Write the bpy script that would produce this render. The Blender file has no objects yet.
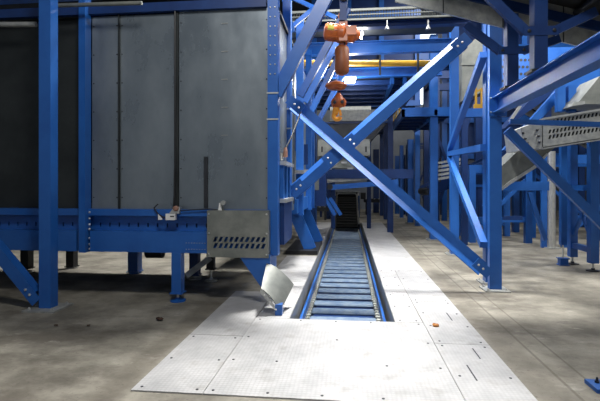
import bpy, bmesh, math, random
from mathutils import Vector, Matrix
random.seed(7)
SC = bpy.context.scene
COL = SC.collection
V = Vector
# ------------------------------------------------------------------ camera
TH = math.radians(6.2); CH = 1.5; FP = 450.0; HY = 185.0
F = V((-math.sin(TH), math.cos(TH), 0)); R = V((math.cos(TH), math.sin(TH), 0))
cd = bpy.data.cameras.new('camera'); cam = bpy.data.objects.new('camera', cd); COL.objects.link(cam)
cam.location = (0, 0, CH); cam.rotation_euler = (math.radians(90), 0, TH)
cd.sensor_width = 36; cd.lens = FP/600*36; cd.shift_y = (HY-200.5)/600; cd.clip_end = 200
SC.camera = cam
def ray(px, py): return F + R*((px-300)/FP) + V((0, 0, (HY-py)/FP))
def at(px, py, Y):
    r = ray(px, py); return V((0, 0, CH)) + r*(Y/r.y)
def onx(px, py, X):
    r = ray(px, py); return V((0, 0, CH)) + r*(X/r.x)
def gr(px, py, z=0.0):
    r = ray(px, py); return V((0, 0, CH)) + r*((z-CH)/r.z)
# ------------------------------------------------------------------ materials
def lin(c): return tuple((x/12.92 if x <= .04045 else ((x+.055)/1.055)**2.4) for x in c)
def rgb(r, g, b): return lin((r/255, g/255, b/255)) + (1,)
def mat(name, c1, c2=None, scale=6, rough=.5, metal=0, bump=0, stretch=None, detail=6, spec=.5, rvar=0, lo=.35, hi=.65):
    m = bpy.data.materials.new(name); m.use_nodes = True
    nt = m.node_tree; b = nt.nodes['Principled BSDF']
    b.inputs['Roughness'].default_value = rough; b.inputs['Metallic'].default_value = metal
    b.inputs['Specular IOR Level'].default_value = spec
    b.inputs['Base Color'].default_value = c1
    tc = nt.nodes.new('ShaderNodeTexCoord'); mp = nt.nodes.new('ShaderNodeMapping')
    nt.links.new(tc.outputs['Object'], mp.inputs[0])
    if stretch: mp.inputs['Scale'].default_value = stretch
    n = nt.nodes.new('ShaderNodeTexNoise'); n.inputs['Scale'].default_value = scale; n.inputs['Detail'].default_value = detail
    n.inputs['Roughness'].default_value = .65
    nt.links.new(mp.outputs[0], n.inputs['Vector'])
    if c2:
        cr = nt.nodes.new('ShaderNodeValToRGB'); cr.color_ramp.elements[0].position = lo; cr.color_ramp.elements[1].position = hi
        cr.color_ramp.elements[0].color = c1; cr.color_ramp.elements[1].color = c2
        nt.links.new(n.outputs['Fac'], cr.inputs[0]); nt.links.new(cr.outputs[0], b.inputs['Base Color'])
    if rvar:
        mr = nt.nodes.new('ShaderNodeMapRange'); mr.inputs[1].default_value = .3; mr.inputs[2].default_value = .7
        mr.inputs[3].default_value = max(.03, rough-rvar); mr.inputs[4].default_value = rough+rvar
        nt.links.new(n.outputs['Fac'], mr.inputs[0]); nt.links.new(mr.outputs[0], b.inputs['Roughness'])
    if bump:
        bp = nt.nodes.new('ShaderNodeBump'); bp.inputs['Strength'].default_value = bump; bp.inputs['Distance'].default_value = .02
        nt.links.new(n.outputs['Fac'], bp.inputs['Height']); nt.links.new(bp.outputs[0], b.inputs['Normal'])
    return m
def emit(name, c, s):
    m = bpy.data.materials.new(name); m.use_nodes = True; b = m.node_tree.nodes['Principled BSDF']
    b.inputs['Base Color'].default_value = (0, 0, 0, 1)
    b.inputs['Emission Color'].default_value = c; b.inputs['Emission Strength'].default_value = s
    return m
M = {}
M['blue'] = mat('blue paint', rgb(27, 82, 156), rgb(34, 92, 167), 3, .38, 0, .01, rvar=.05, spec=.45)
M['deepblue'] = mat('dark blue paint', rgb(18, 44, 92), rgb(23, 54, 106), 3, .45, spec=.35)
M['galv'] = mat('galvanised steel', rgb(138, 141, 140), rgb(172, 173, 168), 9, .45, .3, .03, rvar=.1)
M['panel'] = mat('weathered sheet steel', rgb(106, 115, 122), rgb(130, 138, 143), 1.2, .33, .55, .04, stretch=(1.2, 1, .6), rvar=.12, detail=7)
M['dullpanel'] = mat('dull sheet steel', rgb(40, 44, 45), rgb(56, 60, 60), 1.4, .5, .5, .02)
M['cover'] = mat('scuffed grey cover steel', rgb(108, 112, 108), rgb(134, 136, 130), 4, .45, .4, .02)
M['orange'] = mat('orange paint', rgb(186, 92, 22), rgb(160, 74, 18), 8, .38)
M['bag'] = mat('brown plastic', rgb(138, 74, 26), rgb(120, 62, 22), 6, .5)
M['hook'] = mat('yellow orange enamel', rgb(238, 160, 40), rgb(225, 140, 30), 8, .4)
M['yellow'] = mat('yellow paint', rgb(172, 132, 18), rgb(150, 112, 14), 4, .45)
M['slat'] = mat('worn blue grey slat steel', rgb(88, 112, 142), rgb(128, 144, 160), 7, .42, .3, .02)
M['label'] = mat('yellow label', rgb(220, 205, 60), None, 4, .5)
M['black'] = mat('black rubber', rgb(16, 17, 19), rgb(26, 27, 30), 8, .55)
M['dark'] = mat('dark steel', rgb(34, 37, 42), rgb(48, 50, 55), 6, .5, .3)
M['zinc'] = mat('bright zinc', rgb(185, 186, 184), rgb(205, 205, 200), 12, .35, .7)
M['white'] = mat('white plastic', rgb(215, 215, 212), None, 4, .4)
M['wall'] = mat('pale wall cladding', rgb(112, 118, 126), rgb(128, 133, 139), 1.2, .7)
M['ceil'] = mat('dark roof sheeting', rgb(42, 46, 54), rgb(52, 56, 64), 1.2, .8)
M['lamp'] = emit('lamp light', (1, .98, .95, 1), 60)
M['daylight'] = emit('daylight window', (.86, .93, 1, 1), 2.2)
M['leaf'] = mat('dry fruit skin', rgb(190, 120, 30), rgb(120, 70, 25), 30, .6)
M['clod'] = mat('dark soil', rgb(44, 30, 22), rgb(70, 48, 34), 30, .9)
M['belt'] = mat('black belt', rgb(5, 6, 7), rgb(8, 9, 10), 8, .7, spec=.1)
M['cable'] = mat('black cable', rgb(20, 20, 22), None, 4, .5)
M['red'] = mat('rust brown cap', rgb(140, 104, 88), None, 4, .5)

def concrete():
    m = mat('stained concrete', rgb(102, 98, 88), rgb(152, 147, 134), 1.7, .72, 0, .35, detail=14, lo=.36, hi=.64)
    nt = m.node_tree; L = nt.links; b = nt.nodes['Principled BSDF']
    base = b.inputs['Base Color'].links[0].from_socket
    tc = [n for n in nt.nodes if n.type == 'TEX_COORD'][0]
    def noise(sc, det, stretch=(1, 1, 1), loc=(0, 0, 0)):
        mp = nt.nodes.new('ShaderNodeMapping'); mp.inputs['Scale'].default_value = stretch; mp.inputs['Location'].default_value = loc
        L.new(tc.outputs['Object'], mp.inputs[0])
        n = nt.nodes.new('ShaderNodeTexNoise'); n.inputs['Scale'].default_value = sc; n.inputs['Detail'].default_value = det
        n.inputs['Roughness'].default_value = .7
        L.new(mp.outputs[0], n.inputs['Vector']); return n.outputs['Fac']
    def ramp(f, a, bb, ca=0, cb=1):
        r = nt.nodes.new('ShaderNodeMapRange'); r.inputs[1].default_value = a; r.inputs[2].default_value = bb
        r.inputs[3].default_value = ca; r.inputs[4].default_value = cb; L.new(f, r.inputs[0]); return r.outputs[0]
    def mix(f, A, Bc, mode='MIX'):
        x = nt.nodes.new('ShaderNodeMix'); x.data_type = 'RGBA'; x.blend_type = mode
        L.new(f, x.inputs[0]); L.new(A, x.inputs[6])
        if isinstance(Bc, tuple): x.inputs[7].default_value = Bc
        else: L.new(Bc, x.inputs[7])
        return x.outputs[2]
    c = mix(ramp(noise(.55, 6, (1, 1.6, 1)), .5, .62, 0, .62), base, rgb(74, 67, 58))     # dark stains
    c = mix(ramp(noise(2.2, 8, (1, 2.2, 1), (3, 1, 0)), .6, .7, 0, .55), c, rgb(186, 180, 170))  # pale scuffs
    c = mix(ramp(noise(30, 3), .60, .70, 0, .5), c, rgb(60, 54, 48))   # grit
    # saw-cut joints along the pit kerbs
    sx = nt.nodes.new('ShaderNodeSeparateXYZ'); L.new(tc.outputs['Object'], sx.inputs[0])
    for x0, w, f_ in ((1.62, .012, .5), (1.82, .010, .5), (-1.72, .12, .4), (1.44, .12, .3)):
        s = nt.nodes.new('ShaderNodeMath'); s.operation = 'SUBTRACT'; L.new(sx.outputs[0], s.inputs[0]); s.inputs[1].default_value = x0
        a = nt.nodes.new('ShaderNodeMath'); a.operation = 'ABSOLUTE'; L.new(s.outputs[0], a.inputs[0])
        c = mix(ramp(a.outputs[0], w*.6, w*1.4, f_, 0), c, rgb(72, 64, 52))
    L.new(c, b.inputs['Base Color'])
    return m
M['concrete'] = concrete()
def plate_mat():
    m = mat('pale chequered floor plate', rgb(166, 166, 166), rgb(198, 197, 196), 2.2, .5, .15, 0, detail=10)
    nt = m.node_tree; L = nt.links; b = nt.nodes['Principled BSDF']
    base = b.inputs['Base Color'].links[0].from_socket
    tc = [n for n in nt.nodes if n.type == 'TEX_COORD'][0]
    n = nt.nodes.new('ShaderNodeTexNoise'); n.inputs['Scale'].default_value = 5; n.inputs['Detail'].default_value = 10; L.new(tc.outputs['Object'], n.inputs['Vector'])
    r = nt.nodes.new('ShaderNodeMapRange'); r.inputs[1].default_value = .55; r.inputs[2].default_value = .75; r.inputs[3].default_value = 0; r.inputs[4].default_value = .5
    L.new(n.outputs['Fac'], r.inputs[0])
    x = nt.nodes.new('ShaderNodeMix'); x.data_type = 'RGBA'; L.new(r.outputs[0], x.inputs[0]); L.new(base, x.inputs[6]); x.inputs[7].default_value = rgb(128, 122, 114)
    # raised tread pattern, colour darker between the studs
    w = nt.nodes.new('ShaderNodeTexVoronoi'); w.inputs['Scale'].default_value = 30; w.inputs['Randomness'].default_value = .1
    L.new(tc.outputs['Object'], w.inputs['Vector'])
    vr = nt.nodes.new('ShaderNodeMapRange'); vr.inputs[1].default_value = .25; vr.inputs[2].default_value = .6; vr.inputs[3].default_value = 0; vr.inputs[4].default_value = .16
    L.new(w.outputs['Distance'], vr.inputs[0])
    x2 = nt.nodes.new('ShaderNodeMix'); x2.data_type = 'RGBA'; L.new(vr.outputs[0], x2.inputs[0]); L.new(x.outputs[2], x2.inputs[6]); x2.inputs[7].default_value = rgb(110, 106, 102)
    L.new(x2.outputs[2], b.inputs['Base Color'])
    bp = nt.nodes.new('ShaderNodeBump'); bp.inputs['Strength'].default_value = .6; bp.inputs['Distance'].default_value = .004
    L.new(w.outputs['Distance'], bp.inputs['Height']); L.new(bp.outputs[0], b.inputs['Normal'])
    return m
M['plate'] = plate_mat()

# ------------------------------------------------------------------ mesh helpers
class MB:
    def __init__(s): s.bm = bmesh.new()
    def quadset(s, pts, faces):
        vs = [s.bm.verts.new(p) for p in pts]
        for f in faces:
            try: s.bm.faces.new([vs[i] for i in f])
            except ValueError: pass
        return s
    def box(s, a, b):
        x0, y0, z0 = [min(a[i], b[i]) for i in range(3)]; x1, y1, z1 = [max(a[i], b[i]) for i in range(3)]
        p = [(x0,y0,z0),(x1,y0,z0),(x1,y1,z0),(x0,y1,z0),(x0,y0,z1),(x1,y0,z1),(x1,y1,z1),(x0,y1,z1)]
        return s.quadset(p, [(3,2,1,0),(4,5,6,7),(0,1,5,4),(1,2,6,5),(2,3,7,6),(3,0,4,7)])
    def cbox(s, c, sz):
        c = V(c); h = V(sz)/2; return s.box(c-h, c+h)
    def sweep(s, prof, p0, p1, up):
        p0 = V(p0); p1 = V(p1); d = (p1-p0).normalized(); up = V(up)
        v = (up-d*up.dot(d)).normalized(); u = v.cross(d); n = len(prof)
        pts = [p+u*a+v*b for p in (p0, p1) for a, b in prof]
        vs = [s.bm.verts.new(p) for p in pts]
        s.bm.faces.new(vs[:n][::-1]); s.bm.faces.new(vs[n:])
        for i in range(n):
            j = (i+1) % n; s.bm.faces.new((vs[i], vs[j], vs[n+j], vs[n+i]))
        return s
    def bar(s, p0, p1, w, h, up=(0, 0, 1)):
        return s.sweep([(-w/2,-h/2),(w/2,-h/2),(w/2,h/2),(-w/2,h/2)], p0, p1, up)
    def hbeam(s, p0, p1, w, h, up=(0, 0, 1), tf=.014, tw=.01):   # flanges face +-up
        pr = [(-w/2,-h/2),(w/2,-h/2),(w/2,-h/2+tf),(tw/2,-h/2+tf),(tw/2,h/2-tf),(w/2,h/2-tf),(w/2,h/2),(-w/2,h/2),(-w/2,h/2-tf),(-tw/2,h/2-tf),(-tw/2,-h/2+tf),(-w/2,-h/2+tf)]
        return s.sweep(pr, p0, p1, up)
    def tube(s, p0, p1, r, n=14, up=None):
        p0 = V(p0); p1 = V(p1); d = (p1-p0).normalized()
        up = V((0,0,1)) if abs(d.z) < .9 else V((0,1,0))
        return s.sweep([(r*math.cos(2*math.pi*i/n), r*math.sin(2*math.pi*i/n)) for i in range(n)], p0, p1, up)
    def path(s, pts, r, n=8):
        for a, b in zip(pts[:-1], pts[1:]): s.tube(a, b, r, n)
        return s
    def prism(s, poly, dvec):      # polygon of 3D points extruded by a vector
        n = len(poly); dvec = V(dvec); pts = [V(p) for p in poly]+[V(p)+dvec for p in poly]
        vs = [s.bm.verts.new(p) for p in pts]
        s.bm.faces.new(vs[:n]); s.bm.faces.new(vs[n:][::-1])
        for i in range(n):
            j = (i+1) % n; s.bm.faces.new((vs[j], vs[i], vs[n+i], vs[n+j]))
        return s
    def lathe(s, c, axis, prof, n=24):   # prof: (distance along axis, radius)
        c = V(c); ax = V(axis).normalized(); t = V((0,0,1)) if abs(ax.z) < .9 else V((0,1,0))
        u = ax.cross(t).normalized(); w = ax.cross(u); rings = []
        for dd, rr in prof:
            rings.append([s.bm.verts.new(c+ax*dd+(u*math.cos(2*math.pi*i/n)+w*math.sin(2*math.pi*i/n))*rr) for i in range(n)])
        for a, b in zip(rings[:-1], rings[1:]):
            for i in range(n):
                j = (i+1) % n; s.bm.faces.new((a[i], a[j], b[j], b[i]))
        s.bm.faces.new(rings[0][::-1]); s.bm.faces.new(rings[-1]); return s
    def torus(s, c, nrm, Rr, r, a0=0, a1=360, n=20, k=8, start=(1,0,0)):
        nrm = V(nrm).normalized(); st = V(start); e1 = (st-nrm*st.dot(nrm)).normalized(); e2 = nrm.cross(e1)
        full = abs(a1-a0) >= 360; rings = []
        for i in range(n if full else n+1):
            a = math.radians(a0+(a1-a0)*i/n); dr = e1*math.cos(a)+e2*math.sin(a)
            rings.append([s.bm.verts.new(V(c)+dr*(Rr+r*math.cos(2*math.pi*j/k))+nrm*(r*math.sin(2*math.pi*j/k))) for j in range(k)])
        m = len(rings)
        for i in range(m if full else m-1):
            A = rings[i]; B = rings[(i+1) % m]
            for j in range(k): s.bm.faces.new((A[j], A[(j+1)%k], B[(j+1)%k], B[j]))
        if not full: s.bm.faces.new(rings[0]); s.bm.faces.new(rings[-1][::-1])
        return s
    def perforated(s, o, ux, uz, th, W, H, rows, n, x0, x1, hh, frac=.58, shear=.3):
        """sheet in plane o+ux*a+uz*b, thickness vector th, with rows (b centre) of n slanted slots between x0 and x1"""
        o = V(o); ux = V(ux); uz = V(uz)
        def quad(q): s.prism([o+ux*a+uz*b for a, b in q], th)
        rows = sorted(rows); prev = 0
        pitch = (x1-x0)/n; wv = pitch*frac
        for rc in rows:
            b0, b1 = rc-hh/2, rc+hh/2
            quad([(0,prev),(W,prev),(W,b0),(0,b0)]); sh = hh*shear
            quad([(0,b0),(x0,b0),(x0+sh,b1),(0,b1)])
            for i in range(n):
                a = x0+i*pitch+wv; e = x0+(i+1)*pitch if i < n-1 else W
                quad([(a,b0),(e,b0),(e+sh if i < n-1 else W,b1),(a+sh,b1)])
            prev = b1
        quad([(0,prev),(W,prev),(W,H),(0,H)])
        return s
    def build(s, name, m, parent=None, smooth=False, org=None):
        bmesh.ops.recalc_face_normals(s.bm, faces=s.bm.faces)
        o3 = V(parent['_o']) if parent is not None else (V(org) if org is not None else None)
        if o3 is None:
            xs = [v.co for v in s.bm.verts]
            o3 = V(((min(c.x for c in xs)+max(c.x for c in xs))/2, (min(c.y for c in xs)+max(c.y for c in xs))/2, min(c.z for c in xs)))
        bmesh.ops.translate(s.bm, verts=s.bm.verts, vec=-o3)
        me = bpy.data.meshes.new(name); s.bm.to_mesh(me); s.bm.free()
        me.materials.append(M[m] if isinstance(m, str) else m)
        if smooth:
            for p in me.polygons: p.use_smooth = True
            me.set_sharp_from_angle(angle=math.radians(40))
        ob = bpy.data.objects.new(name, me); COL.objects.link(ob); ob['_o'] = tuple(o3)
        if parent is not None: ob.parent = parent; 
        else: ob.location = o3
        # a child of a mesh part sits in the same origin, so it needs no offset
        return ob
def tag(o, label, cat, group=None, kind=None):
    o['label'] = label; o['category'] = cat
    if group: o['group'] = group
    if kind: o['kind'] = kind
    return o
def thing(name, label, cat, loc, group=None, kind=None):
    o = bpy.data.objects.new(name, None); COL.objects.link(o); o.location = loc; o['_o'] = tuple(loc); o.empty_display_size = .2
    return tag(o, label, cat, group, kind)
def bolt(c, ax, r, parent, m_='zinc', name='bolt'):
    return MB().lathe(c, ax, [(0,r),(r*.7,r),(r,r*.55)], 6).build(name, m_, parent)
def struct(o): o['kind'] = 'structure'; return o
def copy_tree(o, loc=None, parent=None):
    c = o.copy(); COL.objects.link(c)
    if parent is not None: c.parent = parent
    if loc is not None: c.location = loc
    for ch in list(o.children): copy_tree(ch, None, c)
    return c
X1, Y1, Z1 = V((1,0,0)), V((0,1,0)), V((0,0,1))

# ------------------------------------------------------------------ the hall
PX0, PX1, PY0, PY1 = -.66, .50, 5.0, 18.0       # pit opening
m = MB()
for a, b in (((-14,-3),(PX0,30)), ((PX1,-3),(16,30)), ((PX0,-3),(PX1,PY0)), ((PX0,PY1),(PX1,30))):
    m.quadset([(a[0],a[1],0),(b[0],a[1],0),(b[0],b[1],0),(a[0],b[1],0)], [(0,1,2,3)])
fl = struct(m.build('floor', 'concrete', org=(0,0,0)))
m = MB()   # pit lining
m.box((PX0-.02,PY0-.02,-.75),(PX0,PY1,-.002)).box((PX1,PY0-.02,-.75),(PX1+.02,PY1,-.002)).box((PX0,PY0-.02,-.75),(PX1,PY0,-.002)).box((PX0,PY1,-.75),(PX1,PY1+.02,-.002)).box((PX0-.02,PY0-.02,-.77),(PX1+.02,PY1+.02,-.75))
struct(m.build('trim_1', 'galv'))
struct(MB().box((-14,28,0),(16,28.2,12)).build('wall_back', 'wall'))
struct(MB().box((-14.2,-3,0),(-14,28,12)).build('wall_left', 'ceil'))
struct(MB().box((16,-3,0),(16.2,28,12)).build('wall_right', 'wall'))
struct(MB().box((-14,-3,12),(16,28.2,12.2)).build('ceiling', 'ceil'))
for i, (a, b) in enumerate(((2.9, 5.4), (6.2, 9.4), (10.2, 13.4))):
    struct(MB().box((a,27.93,6.4 if i == 0 else 8.6),(b,27.99,11.4)).build('window_%d' % (i+1), 'daylight'))

# ------------------------------------------------------------------ floor cover plates
def plate(x0, x1, y0, y1, label, group='pale floor cover plates', bolts=True, slots=()):
    o = MB().box((x0+.0025,y0+.0025,0.0),(x1-.0025,y1-.0025,.010)).build('floor_cover_plate', 'plate')
    tag(o, label, 'floor plate', group)
    for (sx, sy, ln) in slots:
        MB().box((sx-.006,sy,.0101),(sx+.006,sy+ln,.0112)).build('lifting_slot', 'dark', o)
    if bolts:
        nx = max(2, round((x1-x0)/.5)+1); ny = max(2, round((y1-y0)/.6)+1)
        for i in range(nx):
            for j in range(ny):
                if 0 < i < nx-1 and 0 < j < ny-1 and (i+j) % 2: continue
                bx = x0+.06+(x1-x0-.12)*i/(nx-1); by = y0+.06+(y1-y0-.12)*j/(ny-1)
                if 0 < i < nx-1: bx += random.uniform(-.08,.08)
                MB().lathe((bx,by,.010),Z1,[(0,.011),(.003,.011),(.004,.006)],8).build('bolt', 'dark', o)
    return o
plate(-1.04, .80, 3.12, 4.98, 'broad pale floor plate directly before the open end of the conveyor pit')
plate(-1.58, -1.04, 3.12, 4.35, 'narrow pale floor plate at the front left corner, its edge against rough concrete')
plate(-1.58, -1.04, 4.355, 6.2, 'pale floor plate half in shade under the grey discharge chute', bolts=False)
plate(-1.036, PX0, 4.985, 6.9, 'narrow pale plate between the discharge chute and the left pit edge', bolts=False)
plate(.80, 1.30, 2.9, 4.35, 'front pale plate with two dark slits, right of the broad plate', slots=((.97,3.55,.3),(1.12,4.0,.25)))
plate(.80, 1.30, 4.355, 5.9, 'pale floor plate under the small orange scrap', slots=((1.13,5.1,.3),))
plate(PX1, .796, 4.985, 8.0, 'narrow pale plate bordering the front right edge of the conveyor pit')
plate(.80, 1.30, 5.905, 8.0, 'pale floor plate left of the big brace foot, beyond the orange scrap')
for k, (a, b, w) in enumerate(((8.005, 11, 'third'), (11.005, 14, 'fourth'), (14.005, 18, 'last'))):
    plate(PX1, 1.30, a, b, ['pale floor plate right of the pit, level with the middle blue column', 'pale floor plate right of the pit, short of the black incline belt', 'farthest pale floor plate, beside the black incline belt'][k], bolts=False)
plate(-1.3, PX0, 6.905, 9.4, 'pale plate left of the pit, before the splayed blue legs', bolts=False)
plate(-1.3, PX0, 11.2, 18, 'pale plate left of the pit, beyond the splayed blue legs', bolts=False)

# ------------------------------------------------------------------ slat conveyor in the pit
pc = (PX0+PX1)/2
cv = thing('slat_conveyor', 'blue slat conveyor running away in the sunken pit', 'conveyor', (pc, PY0, -.6))
for s in (-1, 1):
    MB().prism([(pc+s*.49,PY0+.03,-.56),(pc+s*.51,PY0+.03,-.56),(pc+s*.52,PY0+.03,-.2),(pc+s*.53,PY0+.03,-.16),(pc+s*.50,PY0+.03,-.16)], (0,PY1-PY0-.3,0)).build('side_frame', 'blue', cv)
    b = MB(); b.bar((pc+s*.46,PY0+.05,-.275),(pc+s*.46,PY1-.3,-.275),.03,.05)
    y = PY0+.1
    while y < PY1-.4:
        b.tube((pc+s*.46-.03,y,-.25),(pc+s*.46+.03,y,-.25),.022,8); y += .13
    b.build('chain', 'cover', cv)
MB().box((pc-.47,PY0+.05,-.50),(pc+.47,PY1-.3,-.48)).build('return_pan', 'dark', cv)
y = PY0+.1; 
while y < PY1-.35:
    b = MB(); b.prism([(pc-.44,y,-.315),(pc-.44,y+.01,-.295),(pc-.44,y+.19,-.29),(pc-.44,y+.2,-.32),(pc-.44,y+.185,-.32),(pc-.44,y+.18,-.305),(pc-.44,y+.02,-.308),(pc-.44,y+.015,-.33)], (.88,0,0))
    b.build('slat', 'slat', cv); y += .42
MB().box((pc-.45,PY0+.05,-.47),(pc+.45,PY1-.3,-.455)).build('carrying_pan', 'deepblue', cv)
# incline beyond the pit
inc = thing('incline_conveyor', 'black cleated belt conveyor rising out of the far end of the pit', 'conveyor', (pc, 18, 0))
a0 = V((pc,17.6,-.15)); a1 = V((pc-.02,21.4,1.05))
MB().bar(a0, a1, .86, .06).build('belt', 'belt', inc)
for k in range(13):
    p = a0+(a1-a0)*((k+.5)/13); MB().bar(p+V((-.40,0,.04)), p+V((.40,0,.04)), .02, .05).build('cleat', 'belt', inc)
for s in (-1, 1):
    MB().bar(a0+V((s*.47,0,.03)), a1+V((s*.47,0,.03)), .05, .2).build('side_frame', 'black', inc)
    MB().box((pc+s*.54-.04,21.1,0),(pc+s*.54+.04,21.2,1.0)).build('leg', 'blue', inc)
MB().tube(a1+V((-.55,0,-.02)), a1+V((.55,0,-.02)), .12, 16).build('head_pulley', 'zinc', inc)
MB().box((pc-.6,21.2,1.16),(pc+.6,21.7,1.22)).box((pc-.6,21.2,1.3),(pc+.6,21.5,1.34)).build('hood', 'galv', inc)
MB().box((pc+.62,20.9,.85),(pc+.85,21.3,1.15)).build('gear_motor', 'black', inc)

# ------------------------------------------------------------------ columns and braces
def bolts_flat(o, pts, z, r=.02, h=.03, m_='zinc'):
    for x, y in pts: MB().lathe((x,y,z),Z1,[(0,r),(h*.6,r),(h*.6,r*.55),(h,r*.5)],6).build('anchor_bolt', m_, o)
def column(x, y, wx, wy, z1, label, prof='box', plate_s=.34, z0=0, bolts=True, group=None, m_='blue'):
    t = thing('steel_column', label, 'column', (x, y, z0), group, 'thing')
    b = MB()
    if prof == 'box': b.box((x-wx/2,y-wy/2,z0+.02),(x+wx/2,y+wy/2,z1))
    elif prof == 'hx': b.hbeam((x,y,z0+.02),(x,y,z1),wy,wx,(1,0,0))
    else: b.hbeam((x,y,z0+.02),(x,y,z1),wx,wy,(0,1,0))
    b.build('shaft', m_, t)
    if plate_s:
        h = plate_s/2
        bp = MB().box((x-h,y-h,z0),(x+h,y+h,z0+.02)).build('base_plate', 'galv', t)
        if bolts: bolts_flat(bp, [(x+a*h*.72,y+b_*h*.72) for a in (-1,1) for b_ in (-1,1)], z0+.02)
    return t
def brace(p0, p1, label, w=.12, h=.08, up=(0,-1,0), prof=None, m_='blue', group=None, ends=False, name='diagonal_brace'):
    p0 = V(p0); p1 = V(p1)
    b = MB()
    b.sweep(prof or [(-w/2,-h/2),(w/2,-h/2),(w/2,h/2),(-w/2,h/2)], p0, p1, up)
    t = thing(name, label, 'brace' if 'brace' in name else 'beam', (p0+p1)/2, group, 'thing')
    b.build('bar', m_, t)
    if ends:
        d = (p1-p0).normalized(); u = V(up).cross(d)
        for e, sg in ((p0, -1), (p1, 1)):
            gp = MB().sweep([(-w*.45,h/2),(w*.45,h/2),(w*.45,h/2+.012),(-w*.45,h/2+.012)], e-d*sg*.16, e+d*sg*.10, up).build('gusset_plate', m_, t)
            for q in (.02, .1):
                c = e-d*sg*q+V(up)*(h/2+.012); bolt(c, up, .017, gp)
    return t
# left foreground column
c0 = gr(44.6, 310); LX, LY = c0.x, c0.y+.07
column(LX, LY, .15, .14, 5.2, 'tall blue column in front of the sheet steel machine at left', 'box', .40)
brace(at(-40, 203, LY), at(35, 294.5, LY), 'short blue diagonal brace bolted to the left foreground column', .15, .12, ends=True)
# row of columns right of the alley
p = gr(496, 291); RX, RY = p.x, p.y+.06
column(RX, RY, .165, .10, 5.0, 'thick blue column at the foot of the crossed braces, its base plate nearest', 'box', .34)
column(RX+.07, RY+.5, .14, .16, 5.0, 'blue column close behind the thick braced column', 'box', .3)
p = gr(455, 255); AX, AY = p.x, p.y+.08
column(AX, AY, .17, .14, 5.2, 'blue column beyond the thick braced column, joined to it by thin bracing', 'box', .34)
p = gr(434, 240); BX, BY = p.x, p.y+.08
column(BX, BY, .20, .2, 5.6, 'blue column carrying the front of the small blue gallery', 'box', .36)
p = gr(410.5, 223); column(p.x, p.y, .24, .24, 3.3, 'dark blue column under the gallery, nearer of the two', 'hx', .36)
p = gr(401.5, 218); column(p.x, p.y, .16, .2, 3.3, 'slim dark blue column under the gallery, farther of the two', 'hx', .36)
# lattice between them
def lat(a, b, label, w=.10): brace(a, b, label, w, w, up=(-1,0,0))
LT = RX-.118
jn = V((AX-.12, AY-.1, at(459,154,AY).z))
lat(jn, V((LT, RY+.1, at(487,147,RY).z)), 'thin level strut between the two alley columns')
lat(jn+V((0,0,-.08)), V((LT, RY+.12, at(486,246,RY).z)), 'thin bracing bar falling towards the foot of the thick braced column')
lat(jn+V((0,0,.08)), V((LT, RY+.12, at(488,52,RY).z)), 'thin bracing bar climbing to the head of the thick braced column')
# the big X
PB = [(-.105,-.05),(.105,-.03),(.105,.055),(-.035,.06),(-.105,.0)]     # web towards us, canted lip along one edge
PB1 = [(-.03,-.055),(.10,-.055),(.10,-.04),(-.024,-.04),(-.10,.04),(-.11,.03)]
PBm = [(-a, b) for a, b in PB][::-1]
XY = RY-.16
x1 = brace(at(294,104,XY), at(483,269,XY), 'long blue diagonal brace falling from the machine post to the thick column foot', .16, .09, prof=PB1, ends=True)
x2 = brace(at(296,190,XY+.14), at(462,43,XY+.14), 'long blue diagonal brace rising from the machine towards the upper right', .2, .11, prof=PBm, ends=True)
sp_ = MB().bar(at(325,163,XY+.085), at(356,138,XY+.085), .2, .012, (0,-1,0)).build('splice_plate', 'blue', x2)
for px, py in ((328,158),(331,163),(350,140),(354,144)): bolt(at(px,py,XY+.078), (0,-1,0), .016, sp_)

# ------------------------------------------------------------------ the big enclosed machine at left
MY = 5.62
def mx(px, Y=MY): return at(px, 100, Y).x
ZT, ZR, ZB = 3.76, 1.185, .63
XL, XE = -6.6, mx(278)
mc = thing('screening_machine', 'long blue framed machine clad in grey sheet steel at left', 'machine', ((XL+XE)/2, MY+1, 0))
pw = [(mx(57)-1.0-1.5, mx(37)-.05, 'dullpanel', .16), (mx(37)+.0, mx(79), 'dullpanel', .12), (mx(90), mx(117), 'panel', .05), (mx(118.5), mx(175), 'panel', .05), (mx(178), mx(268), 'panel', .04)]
for i, (a, b, mm, rec) in enumerate(pw):
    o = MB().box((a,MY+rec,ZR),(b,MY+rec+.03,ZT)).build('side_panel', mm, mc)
    if i >= 2:
        for k in range(7):
            z = ZR+.15+k*(ZT-ZR-.3)/6
            bolt((a+.025,MY+rec,z),(0,-1,0),.009,o,'dark'); bolt((b-.025,MY+rec,z),(0,-1,0),.009,o,'dark')
    if i == 4:
        for k in range(5):
            z = ZT-.18-k*.36; MB().bar((mx(220.5),MY+rec-.004,z),(mx(227),MY+rec-.004,z+.002),.010,.008).build('weld_mark', 'galv', o)
        MB().box((mx(203.5),MY+rec-.03,ZR+.02),(mx(207),MY+rec,ZR+.68)).build('edge_strip', 'dark', mc)
for a, w in ((117.7, .018), (176.5, .03)):
    MB().box((mx(a)-w/2,MY+.02,ZR),(mx(a)+w/2,MY+.06,ZT)).build('joint_strip', 'dullpanel', mc)
MB().tube((mx(175),MY,ZR),(mx(175),MY,ZT+.1),.012,8).build('conduit', 'cable', mc)
MB().box((XL,MY+1.85,ZR),(XE-.02,MY+1.9,ZT)).build('rear_panel', 'dullpanel', mc)
MB().box((XL,MY+.05,ZT-.02),(XE,MY+1.9,ZT+.02)).build('top_cover', 'dullpanel', mc)
MB().box((XL,MY-.02,ZT-.005),(XE-.15,MY+.16,ZT+.11)).build('top_rail', 'deepblue', mc)
MB().box((XE-.13,MY-.02,ZB-.02),(XE,MY+.14,4.6)).build('end_post', 'blue', mc)
ep_ = [c for c in mc.children if c.name.startswith('end_post')][0]
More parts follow.
